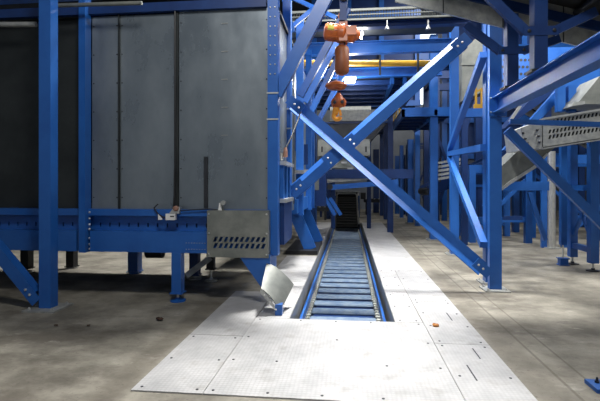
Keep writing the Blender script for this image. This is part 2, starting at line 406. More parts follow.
for k in range(10):
    for q in (-.03, .03): bolt((XE-.065+q,MY-.02,2.9+k*.12),(0,-1,0),.010,ep_)
MB().box((mx(78.6,MY-.1),MY-.10,ZB-.01),(mx(85,MY-.1),MY+.04,4.6)).build('mullion', 'blue', mc)
for z in (1.14,1.06,.98,.92,.80,.72,.66): bolt((mx(91),MY-.03,z),(0,-1,0),.015,mc,name='splice_bolt')
# bottom beam
MB().box((XL,MY-.03,1.10),(XE-.13,MY+.16,ZR)).build('upper_rail', 'blue', mc)
b = MB(); b.perforated((XL,MY+.08,.9), (1,0,0), (0,0,1), (0,.015,0), XE-.13-XL, .2, [.07], 40, .1, XE-XL-.3, .055, .14, 0).build('rail_web', 'blue', mc)
MB().box((XL,MY+.3,.9),(XE-.13,MY+.32,1.1)).build('inner_web', 'deepblue', mc)
MB().box((XL,MY-.06,ZB),(mx(79),MY+.2,.9)).build('lower_beam', 'blue', mc)
MB().box((mx(92.5),MY-.06,ZB),(XE-.13,MY+.2,.9)).build('lower_beam', 'blue', mc)
lb_ = [c for c in mc.children if c.name.startswith('lower_beam')][-1]
for k in range(8):
    for z in (.68, .76): bolt((mx(188)+k*.035,MY-.06,z),(0,-1,0),.006,lb_,name='rivet')
# slotted guard
gx0, gx1 = mx(207,MY-.16), mx(268.5,MY-.16)
o = MB().perforated((gx0,MY-.16,.60), (1,0,0), (0,0,1), (0,.012,0), gx1-gx0, .58, [.145,.225], 10, .075, gx1-gx0-.03, .062, .56, .45).build('slotted_guard', 'cover', mc)
o['label'] = 'grey guard plate with two rows of slots'
for x in (gx0+.025, gx1-.025):
    for z in (.64,.9,1.14): bolt((x,MY-.16,z),(0,-1,0),.012,o)
MB().box((gx0,MY-.148,1.17),(gx1,MY-.03,1.182)).box((gx0,MY-.148,.60),(gx0+.012,MY-.03,1.17)).box((gx1-.012,MY-.148,.60),(gx1,MY-.03,1.17)).build('guard_return', 'cover', o)
# end wall with posts
MB().box((XE-.05,MY+.14,ZR-.1),(XE-.03,MY+1.9,ZT)).build('end_panel', 'panel', mc)
EX = XE+.03
MB().box((EX-.12,RY-.06,.74),(EX,RY+.08,4.6)).build('rear_post', 'blue', mc)
for z in (2.33,2.62): MB().box((EX-.13,RY-.075,z),(EX+.015,RY-.06,z+.02)).build('splice_clamp', 'zinc', mc)
for z in (2.32,2.65): MB().box((XE-.14,MY-.03,z),(XE+.01,MY-.02,z+.018)).build('splice_clamp', 'zinc', mc)
MB().box((XE-.04,MY+.2,.72),(EX+.02,RY-.1,1.28)).build('end_box', 'deepblue', mc)
for yy in (MY+.2, MY+.52, MY+.84): MB().box((XE-.03,yy,1.30),(EX+.01,yy+.1,1.78)).build('door_post', 'blue', mc)
for z in (1.76,1.27): MB().box((XE-.02,MY+.16,z),(EX+.05,RY-.08,z+.05)).build('end_ledge', 'zinc', mc)
# legs with levelling feet
def leg(x, y, w, zt, zf, mm='blue'):
    o = MB().box((x-w/2,y-w/2,zf),(x+w/2,y+w/2,zt)).build('leg', mm, mc)
    MB().box((x-w/2-.02,y-w/2-.02,zf-.015),(x+w/2+.02,y+w/2+.02,zf)).build('leg_flange', mm, o)
    MB().tube((x,y,.02),(x,y,zf),.018,10).build('levelling_screw', 'zinc', o)
    MB().lathe((x,y,0),Z1,[(0,.10),(.018,.10),(.03,.03),(.05,.03)],16).build('foot_plate', 'blue' if mm == 'blue' else 'zinc', o)
p = gr(178,301); leg(p.x, p.y, .125, .63, .12)
p = gr(135,273); leg(p.x, p.y, .17, .75, .04)
p = gr(195,279); leg(p.x, p.y, .14, .75, .08, 'deepblue')
p = gr(211,281); leg(p.x, p.y, .11, .70, .2, 'black')
p = gr(27,272); leg(p.x, p.y, .14, .75, .08, 'black')
p = gr(72,268); leg(p.x, p.y, .14, .75, .04, 'black')
q0 = at(186,276,6.0); q1 = at(210,258,6.3)
MB().bar(q0, q1, .08, .05, (0,-1,0)).build('leg_strut', 'galv', mc)
MB().tube(at(147,252,6.6), at(163,252,6.6), .09, 14).build('return_roller', 'black', mc)
MB().box((XL,MY+1.7,.63),(XE-.2,MY+1.85,.9)).box((XL,MY+.2,.86),(XE-.13,MY+1.8,.9)).build('floor_pan', 'deepblue', mc)
# hopper outlet and its chute
ya = MY-.14
hp = MB(); P_ = [at(238,255,ya),at(270,255,ya),at(270,290,ya),at(261,287,ya)]
hp.prism(P_, (0,.5,0)).build('outlet_hopper', 'blue', mc)
cy0, cy1 = 5.02, 5.5
ch = thing('discharge_chute', 'bent grey sheet chute under the end of the machine, spilling towards the pit', 'chute', gr(280,316))
TA, TB, LA, LB = at(267,262,cy1), at(294,284.5,cy1), at(261,288,cy0+.08), at(280,312,cy0+.08)
nn = (TB-TA).cross(LA-TA).normalized()
if nn.z < 0: nn = -nn
N_ = 10; top = []; lo = []
for k in range(N_+1):
    q = k/N_; bul = nn*(.035*math.sin(math.pi*q))
    top.append(TA+(TB-TA)*q+bul); lo.append(LA+(LB-LA)*q+bul)
b = MB(); n1 = N_+1
ring = top+lo+[p_-nn*.012 for p_ in top]+[p_-nn*.012 for p_ in lo]
fs = []
for k in range(N_):
    fs += [(k,k+1,n1+k+1,n1+k), (2*n1+k,3*n1+k,3*n1+k+1,2*n1+k+1), (k,2*n1+k,2*n1+k+1,k+1), (n1+k,n1+k+1,3*n1+k+1,3*n1+k)]
fs += [(0,n1,3*n1,2*n1), (N_,2*n1+N_,3*n1+N_,n1+N_)]
b.quadset(ring, fs); b.build('sheet', 'cover', ch, True)
lo = [LA, (LA+LB)/2, LB]
b = MB(); b.prism([lo[0], lo[2], lo[2]+V((.01,0,-.05)), lo[0]+V((-.01,0,-.05))], (0,-.015,0)); b.build('front_lip', 'galv', ch)
for k in range(3): bolt(lo[0]+(lo[2]-lo[0])*(.2+.3*k)+V((0,-.015,-.022)),(0,-1,0),.012,ch)
b = MB(); b.box(at(275,316,cy0+.06), at(282,305,cy0+.06)+V((0,.1,0))); b.build('toe', 'blue', ch)

# small devices on the machine
jb = thing('junction_box', 'white junction box with a cable gland on the blue bottom rail', 'electrical box', at(172,219,MY-.08))
b = MB(); b.box(at(165.5,220,MY-.10), at(177,213.5,MY-.03)); b.build('housing', 'white', jb)
MB().prism([at(169,213.5,MY-.1),at(179,213.5,MY-.1),at(180,207,MY-.1),at(174,207,MY-.1)], (0,.06,0)).build('bracket', 'zinc', jb)
MB().lathe(at(176,208.5,MY-.1),(0,-1,0),[(-.02,.035),(.02,.035),(.03,.02)],14).build('sensor_head', 'red', jb)
b = MB(); b.box(at(170,217,MY-.104), at(174,215.8,MY-.101)); b.build('nameplate', 'dark', jb)
MB().path([at(173,213,MY-.04),at(174.5,195,MY-.03),at(174.7,170,MY-.03)], .012).build('cable', 'cable', jb)
MB().path([at(165,218,MY-.06),at(158,214,MY-.06),at(154,208,MY-.05),at(158,204,MY-.05)], .008).build('loose_cable', 'cable', jb)
sn = thing('proximity_sensor', 'small grey sensor on a white cone above the slotted guard', 'sensor', at(221,211,MY-.1))
MB().lathe(at(220,211,MY-.08),Z1,[(0,.03),(.10,.01)],12).build('cone', 'white', sn)
MB().lathe(at(222.5,203,MY-.12),(0,1,0),[(0,.03),(.06,.03)],14).build('head', 'galv', sn)
MB().box(at(221,211,MY-.06),at(224,203,MY-.04)).build('bracket', 'galv', sn)
MB().path([at(219,210,MY-.06),at(210,209,MY-.06),at(190,210,MY-.06),at(178,211,MY-.06)], .007).build('cable', 'cable', sn)
wr = tag(MB().prism([at(158,220,MY-.07),at(158,214,MY-.07),at(162.5,219.5,MY-.07)], (0,.01,0)).build('warning_tag', 'white'), 'tiny white triangular tag left of the white junction box', 'tag')
pr = thing('pressure_sensor', 'small sensor with an orange cap at the end of the machine', 'sensor', at(283,160,MY+.5))
MB().tube(at(281,160,MY+.5), at(281,153,MY+.5), .035, 12).build('body', 'zinc', pr)
MB().lathe(at(285.5,157,MY+.5),Z1,[(0,.03),(.08,.03),(.13,.02)],12).build('cap', 'red', pr)
MB().path([at(286,148,MY+.5),at(291,138,MY+.6),at(298,120,MY+.8),at(301,110,MY+.9)], .012).build('cable', 'cable', pr)

# rails and beams over the machine
tag(MB().tube(at(-30,24.5,MY-.12), at(36,24.5,MY-.12), .035).build('pipe_rail', 'galv'), 'grey pipe crossing behind the left column at upper left', 'pipe')
tag(MB().tube(at(58,5.5,MY-.25), at(142,3,MY-.25), .025).build('pipe_rail', 'cover'), 'grey pipe along the top of the sheet steel machine', 'pipe')
brace(at(-20,-5,MY+.3), at(300,-22,MY+.3), 'dark blue beam above the sheet steel machine', .25, .2, up=(0,0,1), name='overhead_beam')
brace(at(276,95,MY+.1), at(328,-6,MY+.1), 'broad blue knee brace rising from the machine end post', .16, .1)
brace(at(283,-2,7.6), at(294,32,7.6), 'slim tubular strut at the top right of the machine', .06, .06)
brace(at(293,26,7.7), at(314,8,7.7), 'slim blue truss member rising right behind the broad knee brace', .07, .05)
brace(at(293,-2,7.9), at(336,18,7.9), 'slim blue truss member falling right towards the hoist', .07, .05)
brace(at(190,14,MY+.9)+V((0,0,.6)), at(165,-12,MY+.2), 'thin dark rod above the machine roof', .03, .03)

# ------------------------------------------------------------------ second machine module, beyond
m2 = thing('machine_module', 'narrow lit blue machine module beyond the end of the big machine', 'machine', (-1.3, 9.4, 0))
MB().box((-2.6,7.75,1.0),(-1.02,11.6,4.1)).build('casing', 'panel', m2)
for yy in (8.15, AY-.05, 10.75):
    MB().box((-.95,yy-.07,.95),(-.82,yy+.07,4.5)).build('post', 'blue', m2)
for yy, xo in ((9.9,.02), (11.2,.1)):
    MB().sweep([(-.13,-.05),(.13,-.05),(.13,.05),(-.13,.05)], (-1.28+xo,yy,1.05), (-.86+xo,yy,.08), (0,1,0)).build('splayed_leg', 'blue', m2)
MB().box((-1.35,9.6,0),(-.67,11.5,.09)).build('plinth', 'black', m2)
MB().box((-1.02,7.8,1.7),(-.78,8.1,1.76)).build('ledge', 'zinc', m2)
MB().box((-1.02,9.0,1.75),(-.8,9.5,1.81)).build('ledge', 'zinc', m2)
MB().box((-1.0,7.8,1.0),(-.9,11.5,1.25)).build('sill_beam', 'blue', m2)
for yy, zz in ((8.5,2.4),(8.75,2.9),(9.9,2.2)): MB().box((-1.02,yy,zz-.25),(-.9,yy+.15,zz+.2)).build('terminal_box', 'deepblue', m2)
for k, (yy, za, zb, xb) in enumerate(((7.3, 2.95, 4.35, -.02), (8.15, 3.0, 4.3, -.1), (9.2, 2.95, 4.3, -.12), (10.75, 2.9, 4.2, -.1))):
    brace((-.79,yy,za), (xb,yy,zb), ['blue knee brace above the big cross, first of the row', 'blue knee brace above the big cross, second of the row', 'blue knee brace above the big cross, third of the row', 'blue knee brace above the big cross, last and smallest of the row'][k], .11, .1, group='knee braces over the alley')
cb = thing('control_cabinet', 'dark blue cabinet with a small window low behind the big cross', 'cabinet', at(321,205,11.6))
MB().box(at(312,206,11.6), at(326,172,11.6)+V((0,.4,0))).build('body', 'deepblue', cb)
MB().box(at(314.5,190,11.59), at(319,178,11.59)+V((0,.01,0))).build('window', 'cover', cb)
for k in range(2):
    brace(at(325+5*k,198,11.8+k*.3), at(335+6*k,215,11.8+k*.3), ['slanted blue prop left of the black incline belt', 'second slanted blue prop, against the black incline belt'][k], .09, .08)

# ------------------------------------------------------------------ chain hoist
HYY = 7.25
h = thing('chain_hoist', 'orange electric chain hoist hanging over the alley', 'hoist', at(341,121,HYY))
ca = at(324,31.5,HYY); cb_ = at(339,33,HYY); cc = at(358,35,HYY); k_ = HYY/450
ax = (cb_-ca).normalized()
L1 = (cb_-ca).length
b = MB(); b.lathe(ca, ax, [(0,.07),(.02,.125),(.05,.14),(L1-.02,.14),(L1,.13)], 24)
for i in range(8):
    a = i*math.pi/4; b.bar(ca+ax*.06+V((0,math.cos(a)*.14,math.sin(a)*.14)), cb_-ax*.02+V((0,math.cos(a)*.14,math.sin(a)*.14)), .014, .02, (0,math.cos(a),math.sin(a)))
mo = b.build('motor', 'orange', h, True)
MB().prism([at(328,24.5,HYY-.15),at(334,25,HYY-.15),at(334,30,HYY-.15),at(327.5,29.5,HYY-.15)], (0,.02,0)).build('rating_label', 'label', mo)
b = MB(); b.lathe(cb_-ax*.01, ax, [(0,.155),(.04,.165),(.09,.165),(.12,.13)], 20); b.cbox(cb_+V((.07,0,-.01)), (.13,.24,.30)); b.build('gearbox', 'orange', h, True)
L2 = (cc-cb_).length
b = MB(); b.lathe(cb_+ax*.1, ax, [(0,.12),(.03,.13),(L2-.16,.13),(L2-.13,.10),(L2-.08,.06),(L2-.06,.02)], 20); b.cbox(cb_+ax*.2+V((0,-.1,.02)), (.16,.08,.14)); b.build('brake_housing', 'orange', h, True)
MB().box(cb_+V((.0,-.04,.14)), cb_+V((.1,.04,.24))).torus(cb_+V((.05,0,.27)), (0,1,0), .05, .018).build('suspension_lug', 'orange', h, True)
# chain bag
bt, bb = at(342,46,HYY), at(342,75,HYY)
hb = bt.z-bb.z
b = MB(); 
pr_ = []
for q, r in ((0,.07),(.05,.10),(.12,.115),(.85,.115),(.95,.09),(1,.05)): pr_.append((hb*q, r))
b.lathe(bt, (0,0,-1), pr_, 20); b.build('chain_container', 'bag', h, True)
for s in (-.04,.04): MB().box(bt+V((s-.01,-.03,0)), bt+V((s+.01,.03,.1))).build('container_strap', 'black', h)
# load chain and blocks
xk = at(336.5,90,HYY).x
b = MB(); z = at(337,45,HYY).z; z2 = at(337,97,HYY).z; i = 0
while z > z2:
    b.torus((xk,HYY+.16,z), (1,0,0) if i % 2 else (0,1,0), .018, .005, n=10, k=5); z -= .028; i += 1
b.build('load_chain', 'zinc', h)
c = at(336,85.5,HYY+.16)
b = MB(); b.lathe(c+V((0,0,-.07)), Z1, [(0,.09),(.02,.15),(.06,.18),(.10,.16),(.13,.08),(.15,.03)], 22); b.build('limit_stop', 'orange', h, True)
c = at(338.5,101,HYY+.16)
b = MB(); b.lathe(c+V((0,0,-.11)), Z1, [(0,.05),(.02,.08),(.10,.10),(.16,.085),(.21,.05),(.24,.03)], 16); b.lathe(c+V((-.125,0,-.03)), X1, [(0,.03),(.03,.075),(.1,.06),(.15,.06),(.22,.075),(.25,.03)], 16); b.build('hook_block', 'orange', h, True)
for s_ in (-1,1): MB().lathe(c+V((s_*.06,-.06,-.03)), (0,-1,0), [(0,.03),(.03,.03),(.04,.015)], 8).build('cheek_bolt', 'dark', h)
c2 = at(337,114,HYY+.16)
b = MB(); b.tube(c2+V((0,0,.16)), c2+V((0,0,.04)), .042, 12); b.torus(c2+V((0,0,-.035)), (0,1,0), .052, .038, -75, 200, start=(0,0,-1)); b.tube(c2+V((-.052,0,-.03)), c2+V((-.03,0,.1)), .036, 10); b.bar(c2+V((.045,0,.07)), c2+V((.062,0,-.03)), .04, .03, (0,1,0)); b.build('hook', 'hook', h, True)
tr = thing('hoist_trolley', 'dark blue trolley block above the orange hoist', 'trolley', at(343,18,HYY))
MB().prism([at(339,20,HYY-.1),at(340,8,HYY-.1),at(339,-6,HYY-.1),at(348,-6,HYY-.1),at(346.5,8,HYY-.1),at(347,20,HYY-.1)], (0,.2,0)).build('side_plate', 'deepblue', tr)
for s in (-1, 1): MB().lathe(at(343.5,-4,HYY+s*.12),(0,s,0),[(0,.09),(.04,.09),(.06,.05)],16).build('wheel', 'dark', tr)
mrl = tag(MB().hbeam((-1.2,HYY,4.72), (RX,HYY,4.72), .14, .24).build('hoist_rail', 'deepblue'), 'blue hoist rail across the top, carrying the trolley', 'beam', kind='thing')

# ------------------------------------------------------------------ overhead crossings behind the hoist
def xbeam(px0, px1, py, Y, hpx, label, dep=.16, m_='blue', name='cross_beam', prof='h'):
    z = at((px0+px1)/2, py, Y).z; xa = at(px0, py, Y).x; xb = at(px1, py, Y).x; hh = hpx*Y/450
    b = MB()
    if prof == 'h': b.hbeam((xa,Y,z), (xb,Y,z), dep, hh)
    else: b.bar((xa,Y,z), (xb,Y,z), dep, hh)
    return tag(b.build(name, m_), label, 'beam', kind='thing')
tray = thing('mesh_walkway', 'grey open mesh walkway crossing near the top of the picture', 'walkway', at(370,15,8.6))
za, zb = at(370,19,8.6).z, at(370,9.5,8.6).z
xa, xb = -1.2, at(462,15,8.6).x
b = MB()
x = xa
while x < xb: b.bar((x,8.6,za),(x,8.6,zb),.012,.02,(0,1,0)); x += .05
b.build('mesh_infill', 'dullpanel', tray)
MB().bar((xa,8.6,za),(xb,8.6,za),.04,.03).bar((xa,8.6,zb),(xb,8.6,zb),.05,.04).bar((xa,8.6,(za+zb)/2),(xb,8.6,(za+zb)/2),.03,.015).build('side_rail', 'cover', tray)
MB().box((xa,8.62,za-.01),(xb,9.5,za+.01)).build('deck', 'dullpanel', tray)
for px in (300,387,428): MB().tube(at(px,20,8.6), at(px,26,8.6), .015).lathe(at(px,26,8.6),(0,0,-1),[(0,.02),(.06,.05)],10).build('hanger', 'zinc', tray)
xbeam(280, 470, 25, 8.75, 6, 'dark blue beam directly under the mesh walkway', m_='deepblue')
xbeam(278, 452, 48, AY-.05, 12, 'broad blue beam crossing behind the hoist at motor height')
xbeam(286, 448, 33, BY-.19, 5, 'faint blue beam between the walkway beam and the broad beam', m_='deepblue')
tag(MB().tube(at(296,63,10.6), at(431,63.5,10.6), .072, 16).build('yellow_pipe', 'yellow'), 'long yellow pipe crossing behind the hoist', 'pipe')
for k, px in enumerate((380,418)):
    tag(MB().bar(at(px,42,10.5), at(px,75,10.5), .045, .05, (0,1,0)).build('pipe_hanger', 'dark'), ['thin grey hanger holding the yellow pipe, nearer its middle', 'thin grey hanger near the right end of the yellow pipe'][k], 'hanger')
xbeam(286, 442, 73, 11, 9, 'blue beam below the yellow pipe, front edge of the high deck')
# high deck with ribs
dk = thing('high_deck', 'dark ribbed deck seen from below behind the hoist hook', 'platform', (.5,12.6,4.1))
zd = at(370,77,11).z
MB().box((-1.1,11.1,zd+.02),(1.75,14.6,zd+.08)).build('deck_plate', 'dark', dk)
for k in range(6): MB().bar((-1.0,11.4+k*.6,zd-.05),(1.3,11.4+k*.6,zd-.05),.06,.12).build('joist', 'deepblue', dk)
for x in (1.05,1.35,1.7): MB().bar((x,11.1,zd-.07),(x,14.6,zd-.07),.08,.17).build('stringer', 'blue', dk)
for x_ in (-1.15,1.3): MB().box((x_-.09,14.4,0),(x_+.09,14.58,zd)).build('leg', 'deepblue', dk)
lm = []
def lamp(px, py, Y, w, label, watts):
    p = at(px,py,Y); t = thing('strip_lamp', label, 'lamp', p)
    MB().box(p+V((-w/2-.03,-.06,.06)), p+V((w/2+.03,.06,.11))).build('housing', 'white', t)
    MB().tube(p+V((-w/2,0,.03)), p+V((w/2,0,.03)), .062, 14).build('tube', 'lamp', t)
    ld = bpy.data.lights.new('lamp_glow', 'POINT'); ld.energy = watts; ld.shadow_soft_size = .12; lo_ = bpy.data.objects.new('lamp_glow', ld); COL.objects.link(lo_); lo_.location = p+V((0,-.05,-.1))
lamp(350,81.5,10.8,.24,'glaring white lamp beside the hoist hook, under the high deck',85)
lamp(361,37,9.2,.05,'small glaring lamp at the right end of the hoist motor',25)

# small blue gallery on the right
g = thing('service_gallery', 'small blue gallery with a yellow handrail right of the high deck', 'platform', (1.9,14,3.4))
gz = at(415,112,BY-.2).z; gx = at(402,112,BY-.2).x
MB().box((gx,BY-.2,gz-.12),(BX+.6,BY-.1,gz+.12)).build('front_fascia', 'blue', g)
MB().bar((gx+.04,BY-.2,gz-.02),(gx+.04,16.4,gz-.02),.08,.2).build('side_fascia', 'blue', g)
MB().bar((gx+.9,BY-.2,gz-.02),(gx+.9,16.4,gz-.02),.08,.16).build('side_fascia', 'blue', g)
MB().box((gx,BY-.1,gz+.02),(BX+.6,16.4,gz+.06)).build('deck_plate', 'dark', g)
for k in range(5): MB().bar((gx,BY+.4+k*.7,gz-.05),(BX+.5,BY+.4+k*.7,gz-.05),.06,.08).build('joist', 'deepblue', g)
rl = MB(); rl.tube((gx,BY+.4,gz+.6),(gx,16.4,gz+.6),.03); rl.tube((gx,BY+.4,gz+.32),(gx,16.4,gz+.32),.025)
for k in range(5): rl.tube((gx,BY+.4+k*.95,gz+.05),(gx,BY+.4+k*.95,gz+.6),.025)
rl.build('handrail', 'yellow', g)
def post(px, py, w, ztop, label, m_='blue', d=None):
    p = gr(px,py); return column(p.x,p.y,w,d or w,ztop,label,'box',w*1.8,bolts=False,m_=m_)
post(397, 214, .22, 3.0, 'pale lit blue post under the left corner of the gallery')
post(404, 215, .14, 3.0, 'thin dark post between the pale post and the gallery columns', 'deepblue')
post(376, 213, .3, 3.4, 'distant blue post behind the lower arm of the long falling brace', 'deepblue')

# ------------------------------------------------------------------ centre background machinery
hop = thing('galvanised_hopper', 'pale grey hopper with a toothed rim behind the hoist hook', 'hopper', at(352,121,15))
b = MB(); b.prism([at(330,122,15),at(371,122,15),at(371,104,15),at(330,104,15)], (0,1.2,0))
for k in range(8): b.box(at(331+k*5,104,15), at(333.6+k*5,101.5,15)+V((0,.05,0)))
b.build('bin', 'galv', hop)
MB().box(at(329,123,14.96), at(372,120.5,14.96)+V((0,.06,0))).build('bottom_rim', 'dark', hop)
for px in (333,369): MB().box(at(px,123,15.6)+V((-.07,0,0)), V((at(px,123,15.6).x+.07,15.74,0))).build('leg', 'deepblue', hop)
dh = thing('dark_hopper', 'dark steel hopper with sloping sides above the crossing of the braces', 'hopper', at(350,140,14.2))
MB().prism([at(316,122,14.2),at(388,122,14.2),at(372,140,14.2),at(328,140,14.2)], (0,.7,0)).build('bin', 'dark', dh)
MB().box(at(316,124,14.15), at(388,121,14.15)+V((0,.05,0))).build('rim', 'deepblue', dh)
sm = thing('feeder_casing', 'pale grey feeder casing with small dark slots behind the crossing of the braces', 'machine', at(345,166,13.5))
MB().box(at(318,156,13.5), at(370,139,13.5)+V((0,.8,0))).build('casing', 'cover', sm)
for px in (322,366): MB().box(at(px-.8,152,13.48), at(px+.8,146.5,13.48)+V((0,.03,0))).build('slot', 'black', sm)
MB().box(at(326,168,13.7), at(362,157,13.7)+V((0,.6,0))).build('lower_casing', 'cover', sm)
for px, py in ((329,169.5),(344,162.5),(350,168.5)): MB().cbox(at(px,py,13.6), (.16,.06,.05)).build('bracket', 'zinc', sm)
for px in (321,368): MB().bar(gr(px,217)+V((0,0,0)), at(px,156,gr(px,217).y), .1, .1, (0,1,0)).build('leg', 'deepblue', sm)
xbeam(314, 413, 174, 12.9, 9, 'dark blue cross beam low behind the braces', m_='deepblue', prof='b')
bc = thing('inclined_conveyor', 'bright blue conveyor frame rising gently right, behind the black belt', 'conveyor', at(360,186,12.5))
MB().bar(at(329,187.5,12.5), at(398,182,12.5), .12, .14).build('side_frame', 'blue', bc)
MB().bar(at(327,181,12.9), at(372,177.5,12.9), .1, .1).build('guide_rail', 'galv', bc)
MB().bar(at(332,189,12.8)+V((0,.3,0)), at(398,183,12.8)+V((0,.3,0)), .5, .04).build('belt', 'belt', bc)
MB().tube(at(330,187,12.4), at(330,187,12.4)+V((0,.9,0)), .08, 14).build('tail_pulley', 'dark', bc)
for px in (333,390): MB().bar(gr(px,210), at(px,189,gr(px,210).y), .08, .08, (0,1,0)).build('leg', 'deepblue', bc)
def crate(name, px0, py0, px1, py1, Y, dep, m_, label, cat):
    t = tag(MB().box(at(px0,py0,Y), at(px1,py1,Y)+V((0,dep,0))).build(name, m_), label, cat); return t
# low clutter at the far end
ob = thing('steel_bin', 'grey sloping steel bin lying on the floor beyond the pit, right side', 'bin', gr(388,209))
p = gr(388,209); MB().prism([at(381,209,p.y),at(396,210,p.y),at(394,202,p.y),at(386,201,p.y)], (0,.6,0)).build('bin_body', 'galv', ob)
MB().prism([at(385,201,p.y-.02),at(395,202,p.y-.02),at(395,200.6,p.y-.02),at(385,199.6,p.y-.02)], (0,.65,0)).build('rim', 'zinc', ob)

def roller_bed(x0, x1, y0, y1, z, label):
    t = thing('roller_bed', label, 'conveyor', ((x0+x1)/2,(y0+y1)/2,0))
    for y in (y0,y1):
        MB().box((x0,y-.03,z-.12),(x1,y+.03,z+.05)).build('side_rail', 'dark', t)
        for x in (x0+.15,x1-.15): MB().box((x-.05,y-.05,0),(x+.05,y+.05,z-.12)).build('leg', 'dark', t)
    n = int((x1-x0)/.22)
    for k in range(n):
        x = x0+.12+k*.22; MB().tube((x,y0+.03,z),(x,y1-.03,z),.05,10).build('roller', 'galv', t)
    return t
roller_bed(.75, 2.0, 22.65, 23.4, .75, 'dark low roller bed beyond the pit, right of the black incline belt')
roller_bed(-3.6, -.85, 19.2, 20.0, .5, 'dark low roller bed left of the black incline belt')
# trestle builder for distant equipment: four posts, top frame, braces
def trestle(x0, x1, y0, y1, z1, label, w=.14, m_='blue', zb=None, diag=True, group=None):
    t = thing('support_trestle', label, 'support frame', ((x0+x1)/2,(y0+y1)/2,0), group)
    for x in (x0,x1):
        for y in (y0,y1):
            MB().box((x-w/2,y-w/2,0),(x+w/2,y+w/2,z1)).build('post', m_, t)
    for y in (y0,y1): MB().bar((x0,y,z1-w/2),(x1,y,z1-w/2),w*.8,w*1.3).build('top_beam', m_, t)
    for x in (x0,x1): MB().bar((x,y0,z1-w/2),(x,y1,z1-w/2),w*.8,w*1.3).build('side_beam', m_, t)
    if zb is not None:
        MB().bar((x0,y0,zb),(x1,y0,zb),w*.6,w*.8).build('tie_bar', m_, t)
    if diag:
        MB().bar((x0,y0,z1*.12),(x1,y0,z1*.85),w*.5,w*.6,(0,1,0)).build('cross_brace', m_, t)
        MB().bar((x1,y1,z1*.12),(x0,y1,z1*.85),w*.5,w*.6,(0,1,0)).build('cross_brace', m_, t)
    return t
def belt_conveyor(p0, p1, wid, label, m_='galv', hgt=.35):
    p0 = V(p0); p1 = V(p1); d = (p1-p0).normalized(); sd = d.cross(Z1).normalized()*wid/2
    t = thing('belt_conveyor', label, 'conveyor', (p0+p1)/2)
    for s in (-1,1): MB().bar(p0+sd*s, p1+sd*s, .05, hgt).build('side_frame', m_, t)
    MB().bar(p0+V((0,0,.05)), p1+V((0,0,.05)), wid, .03).build('belt', 'belt', t)
    for q in (0,1):
        c = p0 if q == 0 else p1; MB().tube(c-sd*1.1, c+sd*1.1, .11, 12).build('pulley', 'dark', t)
    n = int((p1-p0).length/1.0)
    for k in range(1, n): 
        c = p0+(p1-p0)*k/n-V((0,0,hgt*.4)); MB().tube(c-sd, c+sd, .04, 8).build('return_roller', 'dark', t)
    return t
trestle(3.2, 4.6, 12.2, 13.8, 2.0, 'low blue trestle behind the pale round pillar', .16, zb=.6)
trestle(5.2, 7.0, 11.5, 13.5, 2.2, 'blue trestle at far right behind the slotted conveyor legs', .16, zb=.7)
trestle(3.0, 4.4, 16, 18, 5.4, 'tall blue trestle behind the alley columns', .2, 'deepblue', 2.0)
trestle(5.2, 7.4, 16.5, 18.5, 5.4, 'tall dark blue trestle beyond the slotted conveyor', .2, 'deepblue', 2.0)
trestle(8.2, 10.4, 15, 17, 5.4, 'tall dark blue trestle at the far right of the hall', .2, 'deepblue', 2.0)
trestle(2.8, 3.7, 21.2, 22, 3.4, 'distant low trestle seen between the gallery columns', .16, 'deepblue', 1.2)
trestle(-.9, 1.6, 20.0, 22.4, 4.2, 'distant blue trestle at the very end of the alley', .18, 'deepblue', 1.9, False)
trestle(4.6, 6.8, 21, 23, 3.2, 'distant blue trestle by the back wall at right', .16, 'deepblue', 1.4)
belt_conveyor((2.4,14.6,1.3), (7.5,15.2,3.6), .8, 'dark inclined belt conveyor rising right in the distance', 'deepblue')
belt_conveyor((9.5,13.6,1.2), (4.0,13.8,4.6), .8, 'grey inclined belt conveyor falling right in the distance', 'galv')
belt_conveyor((-.8,24.2,4.6), (9,24.4,5.6), 1.0, 'high grey belt conveyor near the back wall', 'galv')
belt_conveyor((1.9,18.65,6.8), (10,18.75,5.9), 1.0, 'high blue belt conveyor over the tall trestles', 'blue', .5)

tw = thing('sorting_tower', 'tall dark blue sorting tower rising behind the yellow pipe', 'machine', (.6,17,0))
MB().box((-1.4,17,4.5),(2.55,18.05,9.5)).build('casing', 'deepblue', tw)
for x in (-1.3,0,1.2,2.5): MB().box((x-.09,16.85,0 if x in (-1.3,2.5) else 4.4),(x+.09,17,9.5)).build('rib', 'blue', tw)
for z in (4.5,5.6,6.7,7.8): MB().box((-1.4,16.8,z-.1),(2.6,16.9,z+.1)).build('girt', 'blue', tw)
tw2 = thing('screen_housing', 'dark blue screen housing high at right, behind the sheet steel duct', 'machine', (6.5,19.6,0))
MB().box((3.9,19.6,2.6),(12,20.8,9.5)).build('casing', 'deepblue', tw2)
for x in (4.0,5.6,7.2,8.8,10.4,11.9): MB().box((x-.1,19.45,0),(x+.1,19.6,9.5)).build('rib', 'blue', tw2)
for z in (2.7,4.2,5.7,7.2,8.6): MB().box((3.9,19.4,z-.1),(12,19.5,z+.1)).build('girt', 'blue', tw2)
# ladder-like rack near the gallery columns
rk = thing('cable_ladder', 'dark cable ladder standing left of the gallery front column', 'ladder', gr(424,222))
p = gr(424,222)
for s in (-.18,.18): MB().box((p.x+s-.03,p.y-.03,0),(p.x+s+.03,p.y+.03,3.3)).build('stile', 'dark', rk)
for k in range(11): MB().bar((p.x-.18,p.y,.2+k*.29),(p.x+.18,p.y,.2+k*.29),.03,.03).build('rung', 'cover', rk)

